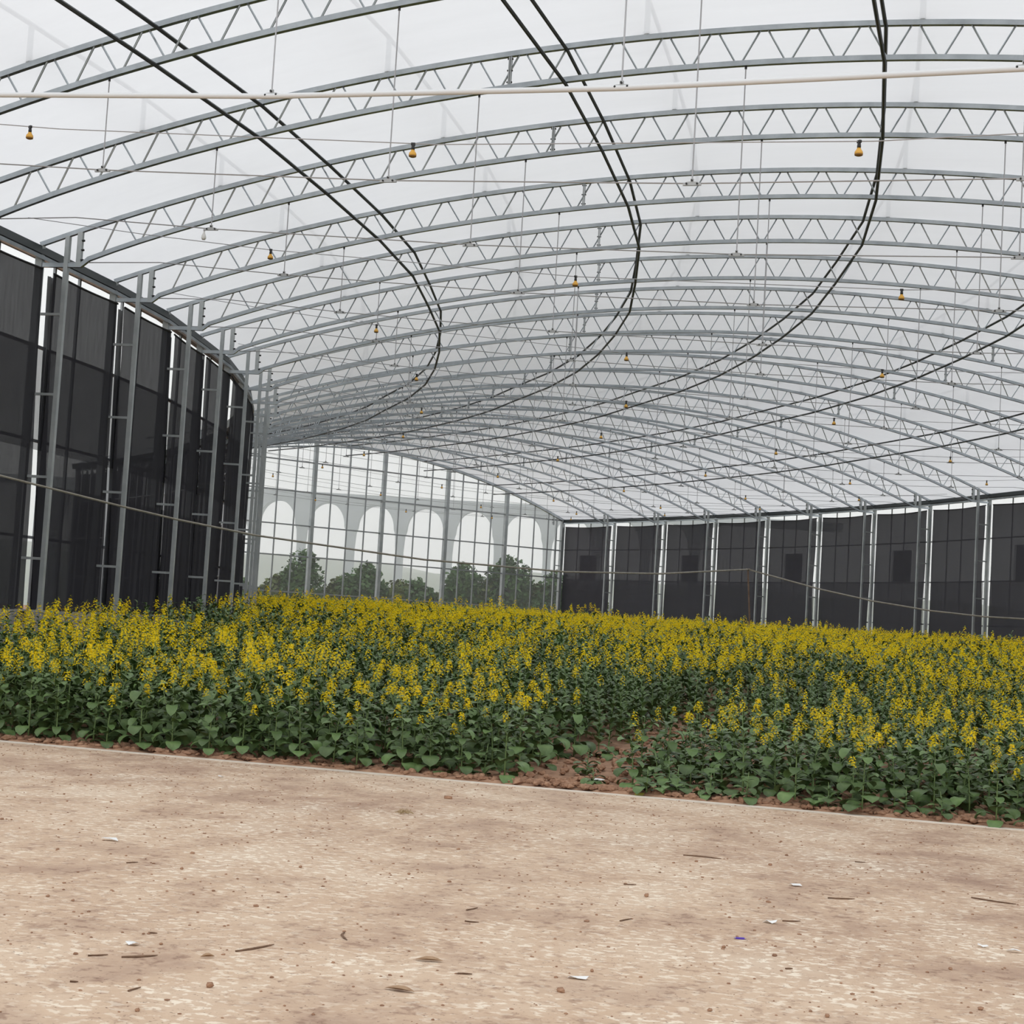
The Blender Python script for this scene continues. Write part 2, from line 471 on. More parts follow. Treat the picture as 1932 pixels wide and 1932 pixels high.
# folded grey film strips in the gaps of the left wall
wall, wp = WALLS['left']
for k in range(-1, 19):
    vv = []; ff = []
    for j in range(9):
        tz = j / 8; z = 5.54 - 5.6 * tz
        for i in range(5):
            vv.append(tuple(wp(k + 0.115 + 0.11 * tz + (0.09 + 0.05 * tz) * i / 4 + 0.008 * math.sin(7 * tz + k), z, 0.02 + 0.03 * (i % 2))))
    for j in range(8):
        for i in range(4): a = j * 5 + i; ff.append((a, a + 1, a + 6, a + 5))
    me = bpy.data.meshes.new('film_strip'); me.from_pydata(vv, [], ff); me.update()
    obj('film_strip', me, STRIP, wall)

# dark vent panels behind the right wall net
wn = 0
for k in (10, 12, 14, 16, 18):
    wall, wp = WALLS['right']; wn += 1
    m_ = MB()
    a, b, c, d = wp(k + 0.37, 2.95, 0.14), wp(k + 0.67, 2.95, 0.14), wp(k + 0.67, 4.10, 0.14), wp(k + 0.37, 4.10, 0.14)
    a2, b2, c2, d2 = wp(k + 0.37, 2.95, 0.20), wp(k + 0.67, 2.95, 0.20), wp(k + 0.67, 4.10, 0.20), wp(k + 0.37, 4.10, 0.20)
    m_.add([a, b, c, d, a2, b2, c2, d2], [(0, 1, 2, 3), (7, 6, 5, 4), (0, 4, 5, 1), (1, 5, 6, 2), (2, 6, 7, 3), (3, 7, 4, 0)])
    o = struct(obj('window_%d' % wn, m_.mesh('window_%d' % wn), DARKWIN), 'dark rectangular vent panel behind the right wall net')
    m_ = MB(); m_.sweep([wp(k + 0.36, 2.94, 0.13), wp(k + 0.68, 2.94, 0.13), wp(k + 0.68, 4.11, 0.13), wp(k + 0.36, 4.11, 0.13), wp(k + 0.36, 2.94, 0.13)], 0.015, 4)
    obj('window_frame', m_.mesh('window_frame'), RAILM, o)

# eave gutters
for side in ('left', 'right'):
    wall, wp = WALLS[side]
    root = empty('eave_gutter', tuple(wp(-1, 5.9, 0)))
    tag(root, 'dark sheet metal gutter along the %s eave' % side, 'gutter', 'eave gutters')
    inv = root.matrix_basis.inverted()
    inv = Matrix.Translation(-Vector(wp(-1, 5.9, 0)))
    for k in range(-1, 19):
        m_ = MB()
        prof = ((-0.05, 5.93), (-0.07, 5.80), (0.02, 5.76), (0.20, 5.78), (0.24, 5.98), (0.21, 5.98), (0.18, 5.82), (0.0, 5.80))
        for kk in (k, k + 1):
            for off, z in prof: m_.v.append(tuple(inv @ wp(kk, z, off)))
        n_ = len(prof)
        for j in range(n_): m_.f.append((j, (j + 1) % n_, n_ + (j + 1) % n_, n_ + j)); m_.mi.append(0)
        obj('gutter_length', m_.mesh('gutter_length'), GUTTER, root)
        m_ = MB(); m_.sweep([inv @ wp(k, 5.74, -0.06), inv @ wp(k + 1, 5.74, -0.06)], 0.03, 4, square=True)
        obj('eave_rail', m_.mesh('eave_rail'), STEEL, root)

# ---- end wall (gable) with clear film and grid
def gable():
    k = 19; A = ang(k)
    L0 = Vector((PL[k][0], PL[k][1], 0))
    M = Matrix.Translation(L0) @ Matrix.Rotation(A, 4, 'Z')
    us = [W * i / 42 for i in range(43)]
    v = []; f = []
    for u in us: v += [(u, 0.10, -0.2), (u, 0.10, ztop(u) + 0.03)]
    for i in range(42): f.append((2 * i, 2 * i + 2, 2 * i + 3, 2 * i + 1))
    me = bpy.data.meshes.new('wall_back'); me.from_pydata(v, [], f); me.update()
    wall = struct(obj('wall_back', me, GFILM, None, M), 'clear film end wall on a steel grid, arched at the top')
    m_ = MB(); m_.sweep([(W * i / 60, 0, ztop(W * i / 60)) for i in range(61)], 0.07, 4, square=True)
    obj('gable_arch', m_.mesh('gable_arch'), STEEL, wall)
    pu = [3.78 * i for i in range(7)]
    pu = [0.05, 3.87, 7.63, 11.4, 15.2, 18.9, 22.55, W - 0.05]
    for i, u in enumerate(pu):
        m_ = MB(); m_.sweep([(u, 0, -0.2), (u, 0, ztop(u))], 0.085, 4, square=True)
        obj('gable_post', m_.mesh('gable_post'), POST, wall)
        if i + 1 < len(pu):
            for q in (1, 2, 3):
                uu = u + (pu[i + 1] - u) * q / 4
                m_ = MB(); m_.sweep([(uu, 0.03, -0.2), (uu, 0.03, ztop(uu))], 0.026, 4, square=True)
                obj('mullion', m_.mesh('mullion'), RAILM, wall)
    for z in (7.25, 5.88, 4.35, 2.95, 1.32):
        ulo, uhi = 0.0, W
        if z > 5.95:
            d = math.sqrt(RC * RC - (RC - (8.27 - z)) ** 2); ulo = UC - d; uhi = UC + d
        m_ = MB(); m_.sweep([(ulo, 0.02, z), (uhi, 0.02, z)], 0.03, 4, square=True)
        obj('gable_rail', m_.mesh('gable_rail'), RAILM, wall)
    m_ = MB(); m_.box((0, -0.12, -0.3), (W, 0.2, 0.19)); obj('gable_plinth', m_.mesh('gable_plinth'), CONC, wall)
gable()

# ================================================================ TRUSSES
ring = 0.034
us_t = [W * i / 64 for i in range(65)]
m_ = MB(); m_.sweep([(u, 0, ztop(u)) for u in us_t], ring, 4, square=True); ME_TOP = m_.mesh('top_chord', (STEEL,))
bl = [(0, 0, 5.63), (0.70, 0, 5.64)] + [(u, 0, zbot(u)) for u in us_t if 0.8 < u < W - 0.8] + [(W - 0.70, 0, 5.64), (W, 0, 5.63)]
m_ = MB(); m_.sweep(bl, ring, 4, square=True); ME_BOT = m_.mesh('bottom_chord', (STEEL,))
WEB = []
u = 1.00; step = 0.632; i = 0
while u + step < W - 0.9:
    ub, ut = u, u + step * 0.47
    un = u + step
    for a, b in (((ub + 0.03, zbot(ub + 0.03)), (ut - 0.02, ztop(ut))), ((ut + 0.05, ztop(ut)), (un - 0.03, zbot(un - 0.03)))):
        mm = MB(); mm.sweep([(a[0], 0, a[1]), (b[0], 0, b[1])], 0.0135, 6); WEB.append(mm.mesh('web_bar', (STEEL,)))
    u = un
def splice_mesh(us):
    mm = MB(); mm.box((us - 0.022, -0.025, zbot(us)), (us - 0.004, 0.025, ztop(us))); mm.box((us + 0.004, -0.025, zbot(us)), (us + 0.022, 0.025, ztop(us)))
    return mm.mesh('splice_plate', (POST,))
def bolt_mesh(us, fr):
    mm = MB(); z = zbot(us) + (ztop(us) - zbot(us)) * fr; mm.sweep([(us - 0.038, -0.012, z), (us + 0.038, -0.012, z)], 0.012, 6); return mm.mesh('bolt', (BOLT,))
SPL = [splice_mesh(x) for x in (8.1, W - 8.1)]
BLT = [[bolt_mesh(x, f_) for f_ in (0.15, 0.5, 0.85)] for x in (8.1, W - 8.1)]
for k in range(-1, 19):
    root = empty('roof_truss', (PL[k][0], PL[k][1], 0), ang(k))
    pos = ('just above the picture, carrying the thick white pipe' if k == -1 else
           'nearest in view, cutting the top left corner' if k == 0 else '%s one back from the nearest in view' % ordinal(k - 1))
    tag(root, 'galvanized arched lattice truss, ' + pos, 'truss', 'arched roof trusses')
    obj('top_chord', ME_TOP, None, root); obj('bottom_chord', ME_BOT, None, root)
    for me in WEB: obj('web_bar', me, None, root)
    for a, bb in zip(SPL, BLT):
        s_ = obj('splice_plate', a, None, root)
        for b_ in bb: obj('bolt', b_, None, s_)

# ladder columns at both ends of every truss
RUNG = (4.85, 3.58, 2.28, 1.0)
def column_meshes(sgn):
    out = []
    def X(u): return u * sgn
    mm = MB(); mm.box((min(X(-0.055), X(0.055)), -0.05, 0.19), (max(X(-0.055), X(0.055)), 0.05, 5.95)); out.append(('outer_post', mm.mesh('outer_post', (POST,))))
    mm = MB(); mm.box((min(X(0.42), X(0.49)), -0.04, 0.19), (max(X(0.42), X(0.49)), 0.04, 6.10)); out.append(('inner_post', mm.mesh('inner_post', (POST,))))
    mm = MB(); mm.box((min(X(0.62), X(0.70)), -0.035, 5.62), (max(X(0.62), X(0.70)), 0.035, 6.17)); out.append(('splice_post', mm.mesh('splice_post', (POST,))))
    for z in RUNG:
        mm = MB(); mm.box((min(X(0.05), X(0.43)), -0.018, z - 0.02), (max(X(0.05), X(0.43)), 0.018, z + 0.02)); out.append(('rung', mm.mesh('rung', (POST,))))
    mm = MB(); mm.box((min(X(-0.10), X(0.55)), -0.12, 0.17), (max(X(-0.10), X(0.55)), 0.12, 0.20)); out.append(('base_plate', mm.mesh('base_plate', (POST,))))
    for z in (5.72, 5.88, 6.03):
        mm = MB(); mm.sweep([(X(0.69), -0.02, z), (X(0.74), -0.02, z)], 0.018, 6); out.append(('bolt', mm.mesh('bolt', (BOLT,))))
    return out
CML, CMR = column_meshes(1), column_meshes(-1)
for k in range(-1, 20):
    for side, tab, cm in (('left', PL, CML), ('right', PR, CMR)):
        root = empty('wall_column', (tab[k][0], tab[k][1], 0), ang(k))
        tag(root, 'galvanized ladder column, %s from the front along the %s wall' % (ordinal(k + 1), side), 'column', 'columns of the %s wall' % side)
        sp = None
        for nm, me in cm:
            if nm == 'bolt': obj(nm, me, None, sp)
            else:
                o = obj(nm, me, None, root)
                if nm == 'splice_post': sp = o

# longitudinal purlin pipes (pairs on upper and lower chords)
names = ['first', 'second', 'third', 'fourth', 'fifth']
for i, u in enumerate((4.65, 8.86, 12.95, 17.35, 21.6)):
    for lev in ('upper', 'lower'):
        dz = (lambda u=u: ztop(u) - 0.055)() if lev == 'upper' else zbot(u) - 0.055
        mm = MB(); mm.sweep([P(k, u, dz) for k in list(range(-1, 19)) + [18.97]], 0.026, 6)
        tag(obj('purlin_pipe', mm.mesh('purlin_pipe'), PIPE), 'dark purlin pipe, %s line from the left wall, under the %s chords' % (names[i], lev), 'pipe', 'purlin pipes')

# outside shade frame above the film (seen faintly through it)
for i, u in enumerate((2.9, 6.4, 9.9, 13.4, 16.9, 20.4, 23.6)):
    mm = MB(); mm.sweep([P(k, u, ztop(u) + 0.52) for k in range(-1, 20)], 0.03, 6)
    root = obj('shade_frame_rail', mm.mesh('shade_frame_rail'), POST)
    tag(root, 'rail of the outer shade frame showing faintly through the film, %s from the left wall' % ordinal(i), 'rail', 'outer shade frame above the film')
    for k in range(-1, 19):
        mm = MB(); mm.sweep([P(k, u, ztop(u) + 0.03), P(k, u, ztop(u) + 0.52)], 0.04, 6)
        obj('stub_post', mm.mesh('stub_post'), POST, root)

# tie rods with hangers and clamps
HU = (4.03, 7.70, 11.21, 14.68, 18.4, 22.1)
def ztie(u): return 5.27 + 0.0036 * (u - 13.1) ** 2 if 0.7 < u < W - 0.7 else 5.66
tie_pts = [(0.46, 0, 5.68)] + [(x, 0, ztie(x)) for x in (2.0,) + HU + (24.3,)] + [(W - 0.46, 0, 5.68)]
m_ = MB(); m_.sweep(tie_pts, 0.008, 6); ME_ROD = m_.mesh('rod', (ROD,))
m_ = MB(); m_.sweep([(p[0], 0, p[2] - 0.015) for p in tie_pts], 0.028, 8); ME_ROD2 = m_.mesh('rod', (PVC,), True)
HM = []
for x in HU:
    a = MB(); a.sweep([(x, 0, ztie(x) + 0.02), (x, 0, zbot(x) - 0.02)], 0.0085, 6); hang = a.mesh('hanger', (ROD,))
    b = MB()
    z = ztie(x)
    out_ = [(-0.10, -0.024), (0.10, -0.024), (0.10, -0.003), (0.055, 0.016), (0.017, 0.018), (0.017, 0.05), (-0.017, 0.05), (-0.017, 0.018), (-0.055, 0.016), (-0.10, -0.003)]
    b.add([(x + dx, -0.012, z + dz) for dx, dz in out_] + [(x + dx, 0.012, z + dz) for dx, dz in out_],
          [tuple(range(10)), tuple(range(19, 9, -1))] + [(i + 10, (i + 1) % 10 + 10, (i + 1) % 10, i) for i in range(10)])
    cl = b.mesh('clamp', (CLAMP,))
    bs = []
    for dx, dz in ((0, 0.03), (-0.058, -0.006), (0.058, -0.006)):
        c = MB(); c.sweep([(x + dx, -0.028, z + dz), (x + dx, 0.028, z + dz)], 0.011, 6, up=Vector((0, 0, 1))); bs.append(c.mesh('bolt', (BOLT,)))
    e = MB(); e.sweep([(x, 0, zbot(x) - 0.075), (x, 0, zbot(x) - 0.03)], 0.016, 6); eye = e.mesh('hanger_eye', (BOLT,))
    HM.append((hang, cl, bs, eye))
for k in range(-1, 19):
    root = empty('tie_rod', (PL[k][0], PL[k][1], 0), ang(k))
    tag(root, ('thick white pipe strung across the hall nearest the camera on hangers' if k == -1 else
               'thin steel tie rod with hangers and clamps under the %s truss in view' % ordinal(k)), 'tie rod', 'tie rods' if k >= 0 else None)
    obj('rod', ME_ROD2 if k == -1 else ME_ROD, None, root)
    for hang, cl, bs, eye in HM:
        h = obj('hanger', hang, None, root); obj('hanger_eye', eye, None, h)
        c = obj('clamp', cl, None, root)
        for b_ in bs: obj('bolt', b_, None, c)

# lamp wires and amber bulbs
mb1 = MB(); mb1.lathe([(0.012, -0.005), (0.020, -0.02), (0.024, -0.055), (0.022, -0.075)], 10); mb1.v = [tuple(q * 0.82 for q in v_) for v_ in mb1.v]; ME_SOCK = mb1.mesh('socket', (SOCKET,), True)
mb1 = MB(); mb1.lathe([(0.020, -0.072), (0.030, -0.095), (0.046, -0.115), (0.050, -0.135), (0.050, -0.150)], 14); mb1.v = [tuple(q * 0.82 for q in v_) for v_ in mb1.v]; ME_GLOBE = mb1.mesh('globe', (AMBER,), True)
mb1 = MB(); mb1.lathe([(0.050, -0.150), (0.048, -0.162), (0.030, -0.170)], 14); mb1.v = [tuple(q * 0.82 for q in v_) for v_ in mb1.v]; ME_BASE = mb1.mesh('globe_base', (AMBERD,), True)
mb1 = MB(); mb1.box((-0.022, -0.012, -0.012), (0.022, 0.012, 0.014)); ME_CLIP = mb1.mesh('clip', (SOCKET,))
BU = (4.35, 8.85, 13.3, 17.8, 22.2)
def zw(u): return 5.20 + 0.0052 * (u - 13.3) ** 2
rowi = 0
for kf in [-0.5 + 2 * i for i in range(10)]:
    mm = MB(); mm.sweep([P(kf, x, zw(x)) for x in (0.5, 2.4) + BU + (24.3, W - 0.5)], 0.006, 5)
    tag(obj('lamp_wire', mm.mesh('lamp_wire'), ROD), 'thin wire carrying the %s row of amber bulbs from the front' % ordinal(rowi), 'wire', 'lamp wires')
    for j, x in enumerate(BU):
        if rowi == 0: x -= 0.38 - 0.12 * j
        p = P(kf, x, zw(x))
        root = empty('light_bulb', tuple(p), R.uniform(0, 6))
        tag(root, 'amber bulb in black socket, %s from the left in the %s row' % (ordinal(j), ordinal(rowi)), 'light bulb', 'hanging amber bulbs')
        obj('clip', ME_CLIP, None, root); obj('socket', ME_SOCK, None, root)
        g = obj('globe', ME_GLOBE, None, root); obj('globe_base', ME_BASE, None, g)
    rowi += 1

mb1 = MB(); mb1.lathe([(0.010, 0.0), (0.014, -0.03), (0.030, -0.07), (0.034, -0.10), (0.022, -0.125)], 10)
cb = obj('clear_bulb', mb1.mesh('clear_bulb', (), True), WHITE); cb.location = P(1, 3.93, ztie(3.93) - 0.035)
tag(cb, 'pale unlit bulb hanging under the leftmost clamp of the second tie rod', 'light bulb')
mb1 = MB(); mb1.lathe([(0.012, 0.03), (0.014, 0.0)], 8); obj('socket', mb1.mesh('socket'), CLAMP, cb)
# hose strung low across the hall with its prop
hose = [(0.15, 1.4, 2.25), (0.4, 3.34, 2.11), (0.82, 6.07, 1.92), (1.05, 7.58, 1.83), (1.41, 9.96, 1.74), (2.39, 16.42, 1.70), (3.56, 24.15, 1.86), (4.65, 31.45, 2.20), (5.99, 40.4, 2.83),
        (6.77, 39.92, 2.65), (7.76, 39.33, 2.42), (8.67, 38.78, 2.21), (10.47, 37.68, 1.88), (12.32, 36.54, 1.64), (13.95, 35.53, 1.52), (15.12, 34.79, 1.50), (16.7, 33.8, 1.53), (18.2, 34.2, 1.9)]
mm = MB(); mm.sweep(hose, [0.017 + 0.012 * min(1, max(0, (p[1] - 3) / 30)) for p in hose], 6)
tag(obj('hose', mm.mesh('hose'), ROPE), 'tan hose strung low across the hall over a thin brown prop', 'hose')
mm = MB(); mm.sweep([(6.2, 40.62, -0.15), (5.99, 40.42, 2.81)], 0.03, 6)
root = obj('prop_pole', mm.mesh('prop_pole'), RUST); tag(root, 'thin brown pole propping up the hose among the flowers', 'pole')
mm = MB(); mm.sweep([(5.93, 40.42, 2.86), (5.99, 40.42, 2.79), (6.05, 40.42, 2.86)], 0.02, 5); obj('fork', mm.mesh('fork'), RUST, root)

# ================================================================ OUTSIDE: viaduct, trees, mist
def viaduct():
    A = math.atan2(319.4 - 305.5, -77.3 + 125.1)
    root = empty('viaduct', (-125.1, 305.5, -1.2), A)
    tag(root, 'long arched concrete viaduct fading in the mist behind the end wall', 'viaduct')
    span = 10.3; top = 27.0; crown = 25.0; spring = 20.2; n_ = 14; i0 = -5
    mm = MB(); mm.box((i0 * span - 20, -2.2, crown + 0.3), ((i0 + n_) * span + 20, 2.2, top - 0.9)); obj('deck', mm.mesh('deck'), VIA, root)
    for yy in (-2.4, 2.1):
        mm = MB(); mm.box((i0 * span - 20, yy, top - 1.2), ((i0 + n_) * span + 20, yy + 0.3, top)); obj('parapet', mm.mesh('parapet'), VIA, root)
    for i in range(i0, i0 + n_):
        x = i * span
        mm = MB()
        # tapering pier
        for z, hw, hd in ((0, 0.95, 1.5), (spring - 4.5, 0.80, 1.4), (spring - 1.2, 1.0, 1.6), (spring, 1.35, 1.9)):
            for sx, sy in ((-1, -1), (1, -1), (1, 1), (-1, 1)): mm.v.append((x + sx * hw, sy * hd, z))
        for l in range(3):
            for j in range(4): mm.f.append((l * 4 + j, l * 4 + (j + 1) % 4, l * 4 + 4 + (j + 1) % 4, l * 4 + 4 + j)); mm.mi.append(0)
        obj('pier', mm.mesh('pier'), VIA, root)
        # spandrel between two arches
        mm = MB(); seg = 10; ring_ = []
        hs = span / 2 - 1.35
        for s_ in (-1, 1):
            pass
        prof = []
        for j in range(seg + 1):
            t = j / seg * PI / 2
            prof.append((1.35 + hs * (1 - math.cos(t)), spring + (crown - spring) * math.sin(t)))
        poly = [(x - a, z) for a, z in prof[::-1]] + [(x + a, z) for a, z in prof] + [(x + span / 2, crown + 0.5), (x - span / 2, crown + 0.5)]
        n2 = len(poly)
        mm.add([(a, -2.0, z) for a, z in poly] + [(a, 2.0, z) for a, z in poly],
               [tuple(range(n2)), tuple(range(2 * n2 - 1, n2 - 1, -1))] + [(j, n2 + j, n2 + (j + 1) % n2, (j + 1) % n2) for j in range(n2)])
        obj('spandrel', mm.mesh('spandrel'), VIA, root)
viaduct()

mb = MB(); nx_ = 40
for j, (dy, f_) in enumerate(((0, 0.0), (25, 0.75), (60, 1.0), (140, 1.1))):
    for i in range(nx_ + 1):
        x = -330 + 480 * i / nx_
        hz = (15 + 9 * noise.noise(Vector((x * 0.012, 4.2, 0))) + 4 * noise.noise(Vector((x * 0.05, 1.2, 0)))) * f_
        mb.v.append((x, 345 + dy, -1.3 + max(hz, 0)))
for j in range(3):
    for i in range(nx_):
        a = j * (nx_ + 1) + i; mb.f.append((a, a + 1, a + 2 + nx_, a + 1 + nx_)); mb.mi.append(0)
struct(obj('hillside', mb.mesh('hillside', (), True), GRASS), 'wooded hillside lost in the mist behind the viaduct')

def tree(x, y, top, rad, mat, label, seed, rz=0.62):
    rr = random.Random(seed)
    root = empty('tree', (x, y, -1.25)); tag(root, label, 'tree', 'trees beyond the end wall')
    h = top + 1.25
    mm = MB(); mm.sweep([(0, 0, -0.1), (0.1, 0, h * 0.3), (0, 0.1, h * 0.62)], [0.16, 0.12, 0.05], 7); obj('trunk', mm.mesh('trunk'), BARK, root)
    lobes = [(0, 0, h * 0.55, rad, h * 0.45)]
    for i in range(9):
        a = rr.uniform(0, 2 * PI); r_ = rad * rr.uniform(0.35, 0.8)
        lobes.append((math.cos(a) * r_, math.sin(a) * r_, h * rr.uniform(0.2, 0.72), rad * rr.uniform(0.35, 0.55), h * rr.uniform(0.16, 0.26)))
    lobes.append((rr.uniform(-.3, .3), 0, h * 0.8, rad * 0.4, h * 0.2))
    mm = MB()
    for lx, ly, lz, lr, lh in lobes:
        for q in range(int(420 * lr * lh / (rad * h * 0.2)) + 120):
            d = Vector((rr.gauss(0, 1), rr.gauss(0, 1), rr.gauss(0, 1))).normalized() * rr.uniform(0.55, 1.0)
            p = Vector((lx + d.x * lr, ly + d.y * lr, max(lz + d.z * lh, 0.1)))
            t = Vector((rr.gauss(0, 1), rr.gauss(0, 1), rr.gauss(0, .6))).normalized(); b = t.cross(Vector((rr.gauss(0, 1), rr.gauss(0, 1), rr.gauss(0, 1)))).normalized()
            s_ = rr.uniform(0.11, 0.24)
            mm.add([p - t * s_, p + b * s_ * 0.55, p + t * s_, p - b * s_ * 0.55], [(0, 1, 2, 3)])
    obj('crown', mm.mesh('crown'), mat, root)
trees = [(-34.5, 85.2, 2.6, 1.6, 0), (-32.0, 86.5, 3.0, 1.5, 1), (-30.2, 86.0, 4.8, 1.5, 0), (-28.2, 87.5, 3.0, 1.4, 1), (-26.2, 87.2, 4.1, 1.7, 0), (-24.2, 88.2, 3.1, 1.5, 1),
         (-22.9, 88.0, 3.2, 1.4, 0), (-21.6, 89.5, 2.4, 1.4, 1), (-19.9, 89.0, 4.5, 1.6, 0), (-18.3, 90.2, 3.6, 1.4, 1), (-16.9, 89.8, 5.2, 1.5, 0), (-15.3, 91.0, 3.4, 1.4, 1), (-13.9, 90.8, 4.3, 1.6, 0), (-11.8, 91.5, 3.4, 1.6, 1),
         (-33.5, 90.5, 2.2, 1.9, 0), (-30.8, 91.3, 2.3, 1.9, 1), (-28.0, 92.0, 2.6, 1.9, 0), (-25.2, 92.6, 2.4, 1.9, 1), (-22.4, 93.3, 2.6, 2.0, 0), (-19.6, 94.0, 2.7, 1.9, 1), (-16.8, 94.8, 2.9, 1.9, 0), (-14.0, 95.4, 3.0, 1.9, 1)]
TL = ['leftmost low', 'second from the left, low', 'tall left', 'low olive one right of the tall left', 'broad second tall', 'olive', 'rounded mid', 'lowest', 'tall dark right of centre', 'olive right of centre',
      'tallest right', 'olive right', 'dark right end', 'far right low']
for i, (x, y, t_, r_, mi) in enumerate(trees):
    lab = ('misty green tree beyond the end wall, %s' % TL[i]) if i < 14 else ('low misty bush in the back row beyond the end wall, %s from the left' % ordinal(i - 14))
    tree(x, y, t_, r_, (TREE_A, TREE_B)[mi], lab, 100 + i)

mm = MB(); mm.box((-330, 78, -1.2), (130, 500, 90))
fm = bpy.data.materials.new('mist'); fm.use_nodes = True; fm.node_tree.nodes.clear()
out = N(fm, 'ShaderNodeOutputMaterial'); vs = N(fm, 'ShaderNodeVolumeScatter')
vs.inputs['Color'].default_value = (0.94, 0.975, 1, 1); vs.inputs['Density'].default_value = 0.0032; vs.inputs['Anisotropy'].default_value = 0.0
LK(fm, vs.outputs[0], out.inputs['Volume'])
o = obj('mist', mm.mesh('mist'), fm); o['kind'] = 'stuff'; tag(o, 'pale mist hanging over the valley behind the greenhouse', 'mist')

# ================================================================ PLANTS
def leaf_geo(mb, M, L, Wd, pet, up0, droop, seg=4, fold=0.25, cross=3, wav=0.0, rr=R):
    """leaf blade with petiole: starts at origin along +x, rises up0 then droops"""
    pts = []; a = up0; p = Vector((0, 0, 0))
    n_p = 2
    pos = [(p.copy(), a)]
    for i in range(n_p):
        p = p + Vector((math.cos(a), 0, math.sin(a))) * (pet / n_p); pos.append((p.copy(), a)); a -= droop * 0.12
    st = len(pos) - 1
    for i in range(seg):
        p = p + Vector((math.cos(a), 0, math.sin(a))) * (L / seg); a -= droop / seg; pos.append((p.copy(), a))
    k = len(mb.v)
    # petiole ribbon (3 sided)
    pr = 0.0045
    for q, an in pos[:st + 1]:
        for j in range(3):
            t = 2 * PI * j / 3
            mb.v.append(tuple(M @ (q + Vector((0, math.cos(t) * pr, math.sin(t) * pr)))))
    for i in range(st):
        for j in range(3): mb.f.append((k + i * 3 + j, k + i * 3 + (j + 1) % 3, k + i * 3 + 3 + (j + 1) % 3, k + i * 3 + 3 + j)); mb.mi.append(mb.cur)
    k = len(mb.v)
    half = cross // 2
    for i, (q, an) in enumerate(pos[st:]):
        t = i / seg
        wd = Wd * (0.30 if i == 0 else (math.sin(PI * min(1, 0.10 + 0.86 * t)) ** 0.75 if i < seg else 0.04)) * 0.5
        nrm = Vector((-math.sin(an), 0, math.cos(an)))
        for j in range(-half, half + 1):
            off = Vector((0, 1, 0)) * (wd * j / half) + nrm * (abs(j) / half * wd * fold * (1 if i else 0) + wav * wd * math.sin(5.0 * t + j * 1.7))
            if i == 0: off += Vector((-0.10 * L * abs(j) / half, 0, 0)).lerp(Vector((0, 0, 0)), 0) 
            mb.v.append(tuple(M @ (q + off)))
    for i in range(seg):
        for j in range(cross - 1):
            a_ = k + i * cross + j
            mb.f.append((a_, a_ + 1, a_ + 1 + cross, a_ + cross)); mb.mi.append(mb.cur)

def flower_geo(mb, c, nrm, r, quads=4, rr=R):
    nrm = nrm.normalized(); t = nrm.cross(Vector((rr.gauss(0, 1), rr.gauss(0, 1), rr.gauss(0, 1)))).normalized(); b = nrm.cross(t)
    if quads == 4:
        for i in range(4):
            a = i * PI / 2; d = t * math.cos(a) + b * math.sin(a); e = t * -math.sin(a) + b * math.cos(a)
            mb.add([c, c + d * r * 0.7 - e * r * 0.42 + nrm * r * 0.2, c + d * r * 1.05 + nrm * r * 0.25, c + d * r * 0.7 + e * r * 0.42 + nrm * r * 0.2], [(0, 1, 2, 3)])
    else:
        mb.add([c + t * r, c + b * r, c - t * r, c - b * r], [(0, 1, 2, 3)])

def raceme_geo(mb, M, h, rad, n_, r, quads, rr, mi_pet, mi_bud, mi_stem):
    if mi_stem is not None:
        mb.cur = mi_stem; mb.sweep([M @ Vector((0, 0, 0)), M @ Vector((0, 0, h * 0.95))], [0.004, 0.002], 3)
    mb.cur = mi_pet
    ga = 2.39996
    for i in range(n_):
        t = (i + rr.uniform(-.3, .3)) / n_
        z = h * (0.12 + 0.80 * t)
        ra = rad * (1.0 - 0.55 * t ** 2) * rr.uniform(0.55, 1.08)
        a = i * ga + rr.uniform(-.4, .4)
        c = M @ Vector((math.cos(a) * ra, math.sin(a) * ra, z + rr.uniform(-.01, .01)))
        d = (M.to_3x3() @ Vector((math.cos(a), math.sin(a), 0.9 + rr.uniform(-.3, .6))))
        flower_geo(mb, c, d, r * rr.uniform(0.8, 1.2), quads, rr)
    mb.cur = mi_bud
    for i in range(max(3, n_ // 8)):
        a = rr.uniform(0, 6.28); ra = rad * 0.3 * rr.random()
        c = M @ Vector((math.cos(a) * ra, math.sin(a) * ra, h * rr.uniform(0.9, 1.04)))
        flower_geo(mb, c, Vector((rr.gauss(0, 1), rr.gauss(0, 1), 1)), r * 0.6, 1, rr)

# shared meshes for the individual plants
LEAFM = {'big': [], 'mid': [], 'small': [], 'yellow': []}
for i in range(5):
    mb = MB(); leaf_geo(mb, Matrix(), R.uniform(0.17, 0.23), R.uniform(0.15, 0.20), R.uniform(0.07, 0.13), R.uniform(0.4, 0.9), R.uniform(1.3, 2.1), 5, R.uniform(0.1, 0.3), 5, 0.12); LEAFM['big'].append(mb.mesh('leaf', (LEAF,), True))
    mb = MB(); leaf_geo(mb, Matrix(), R.uniform(0.13, 0.18), R.uniform(0.075, 0.11), R.uniform(0.02, 0.06), R.uniform(0.4, 1.0), R.uniform(1.0, 1.9), 5, R.uniform(0.15, 0.4), 3, 0.15); LEAFM['mid'].append(mb.mesh('leaf', (LEAF,), True))
    mb = MB(); leaf_geo(mb, Matrix(), R.uniform(0.07, 0.11), R.uniform(0.03, 0.05), 0.005, R.uniform(0.5, 1.1), R.uniform(0.6, 1.4), 4, 0.3, 3); LEAFM['small'].append(mb.mesh('leaf', (LEAF,), True))
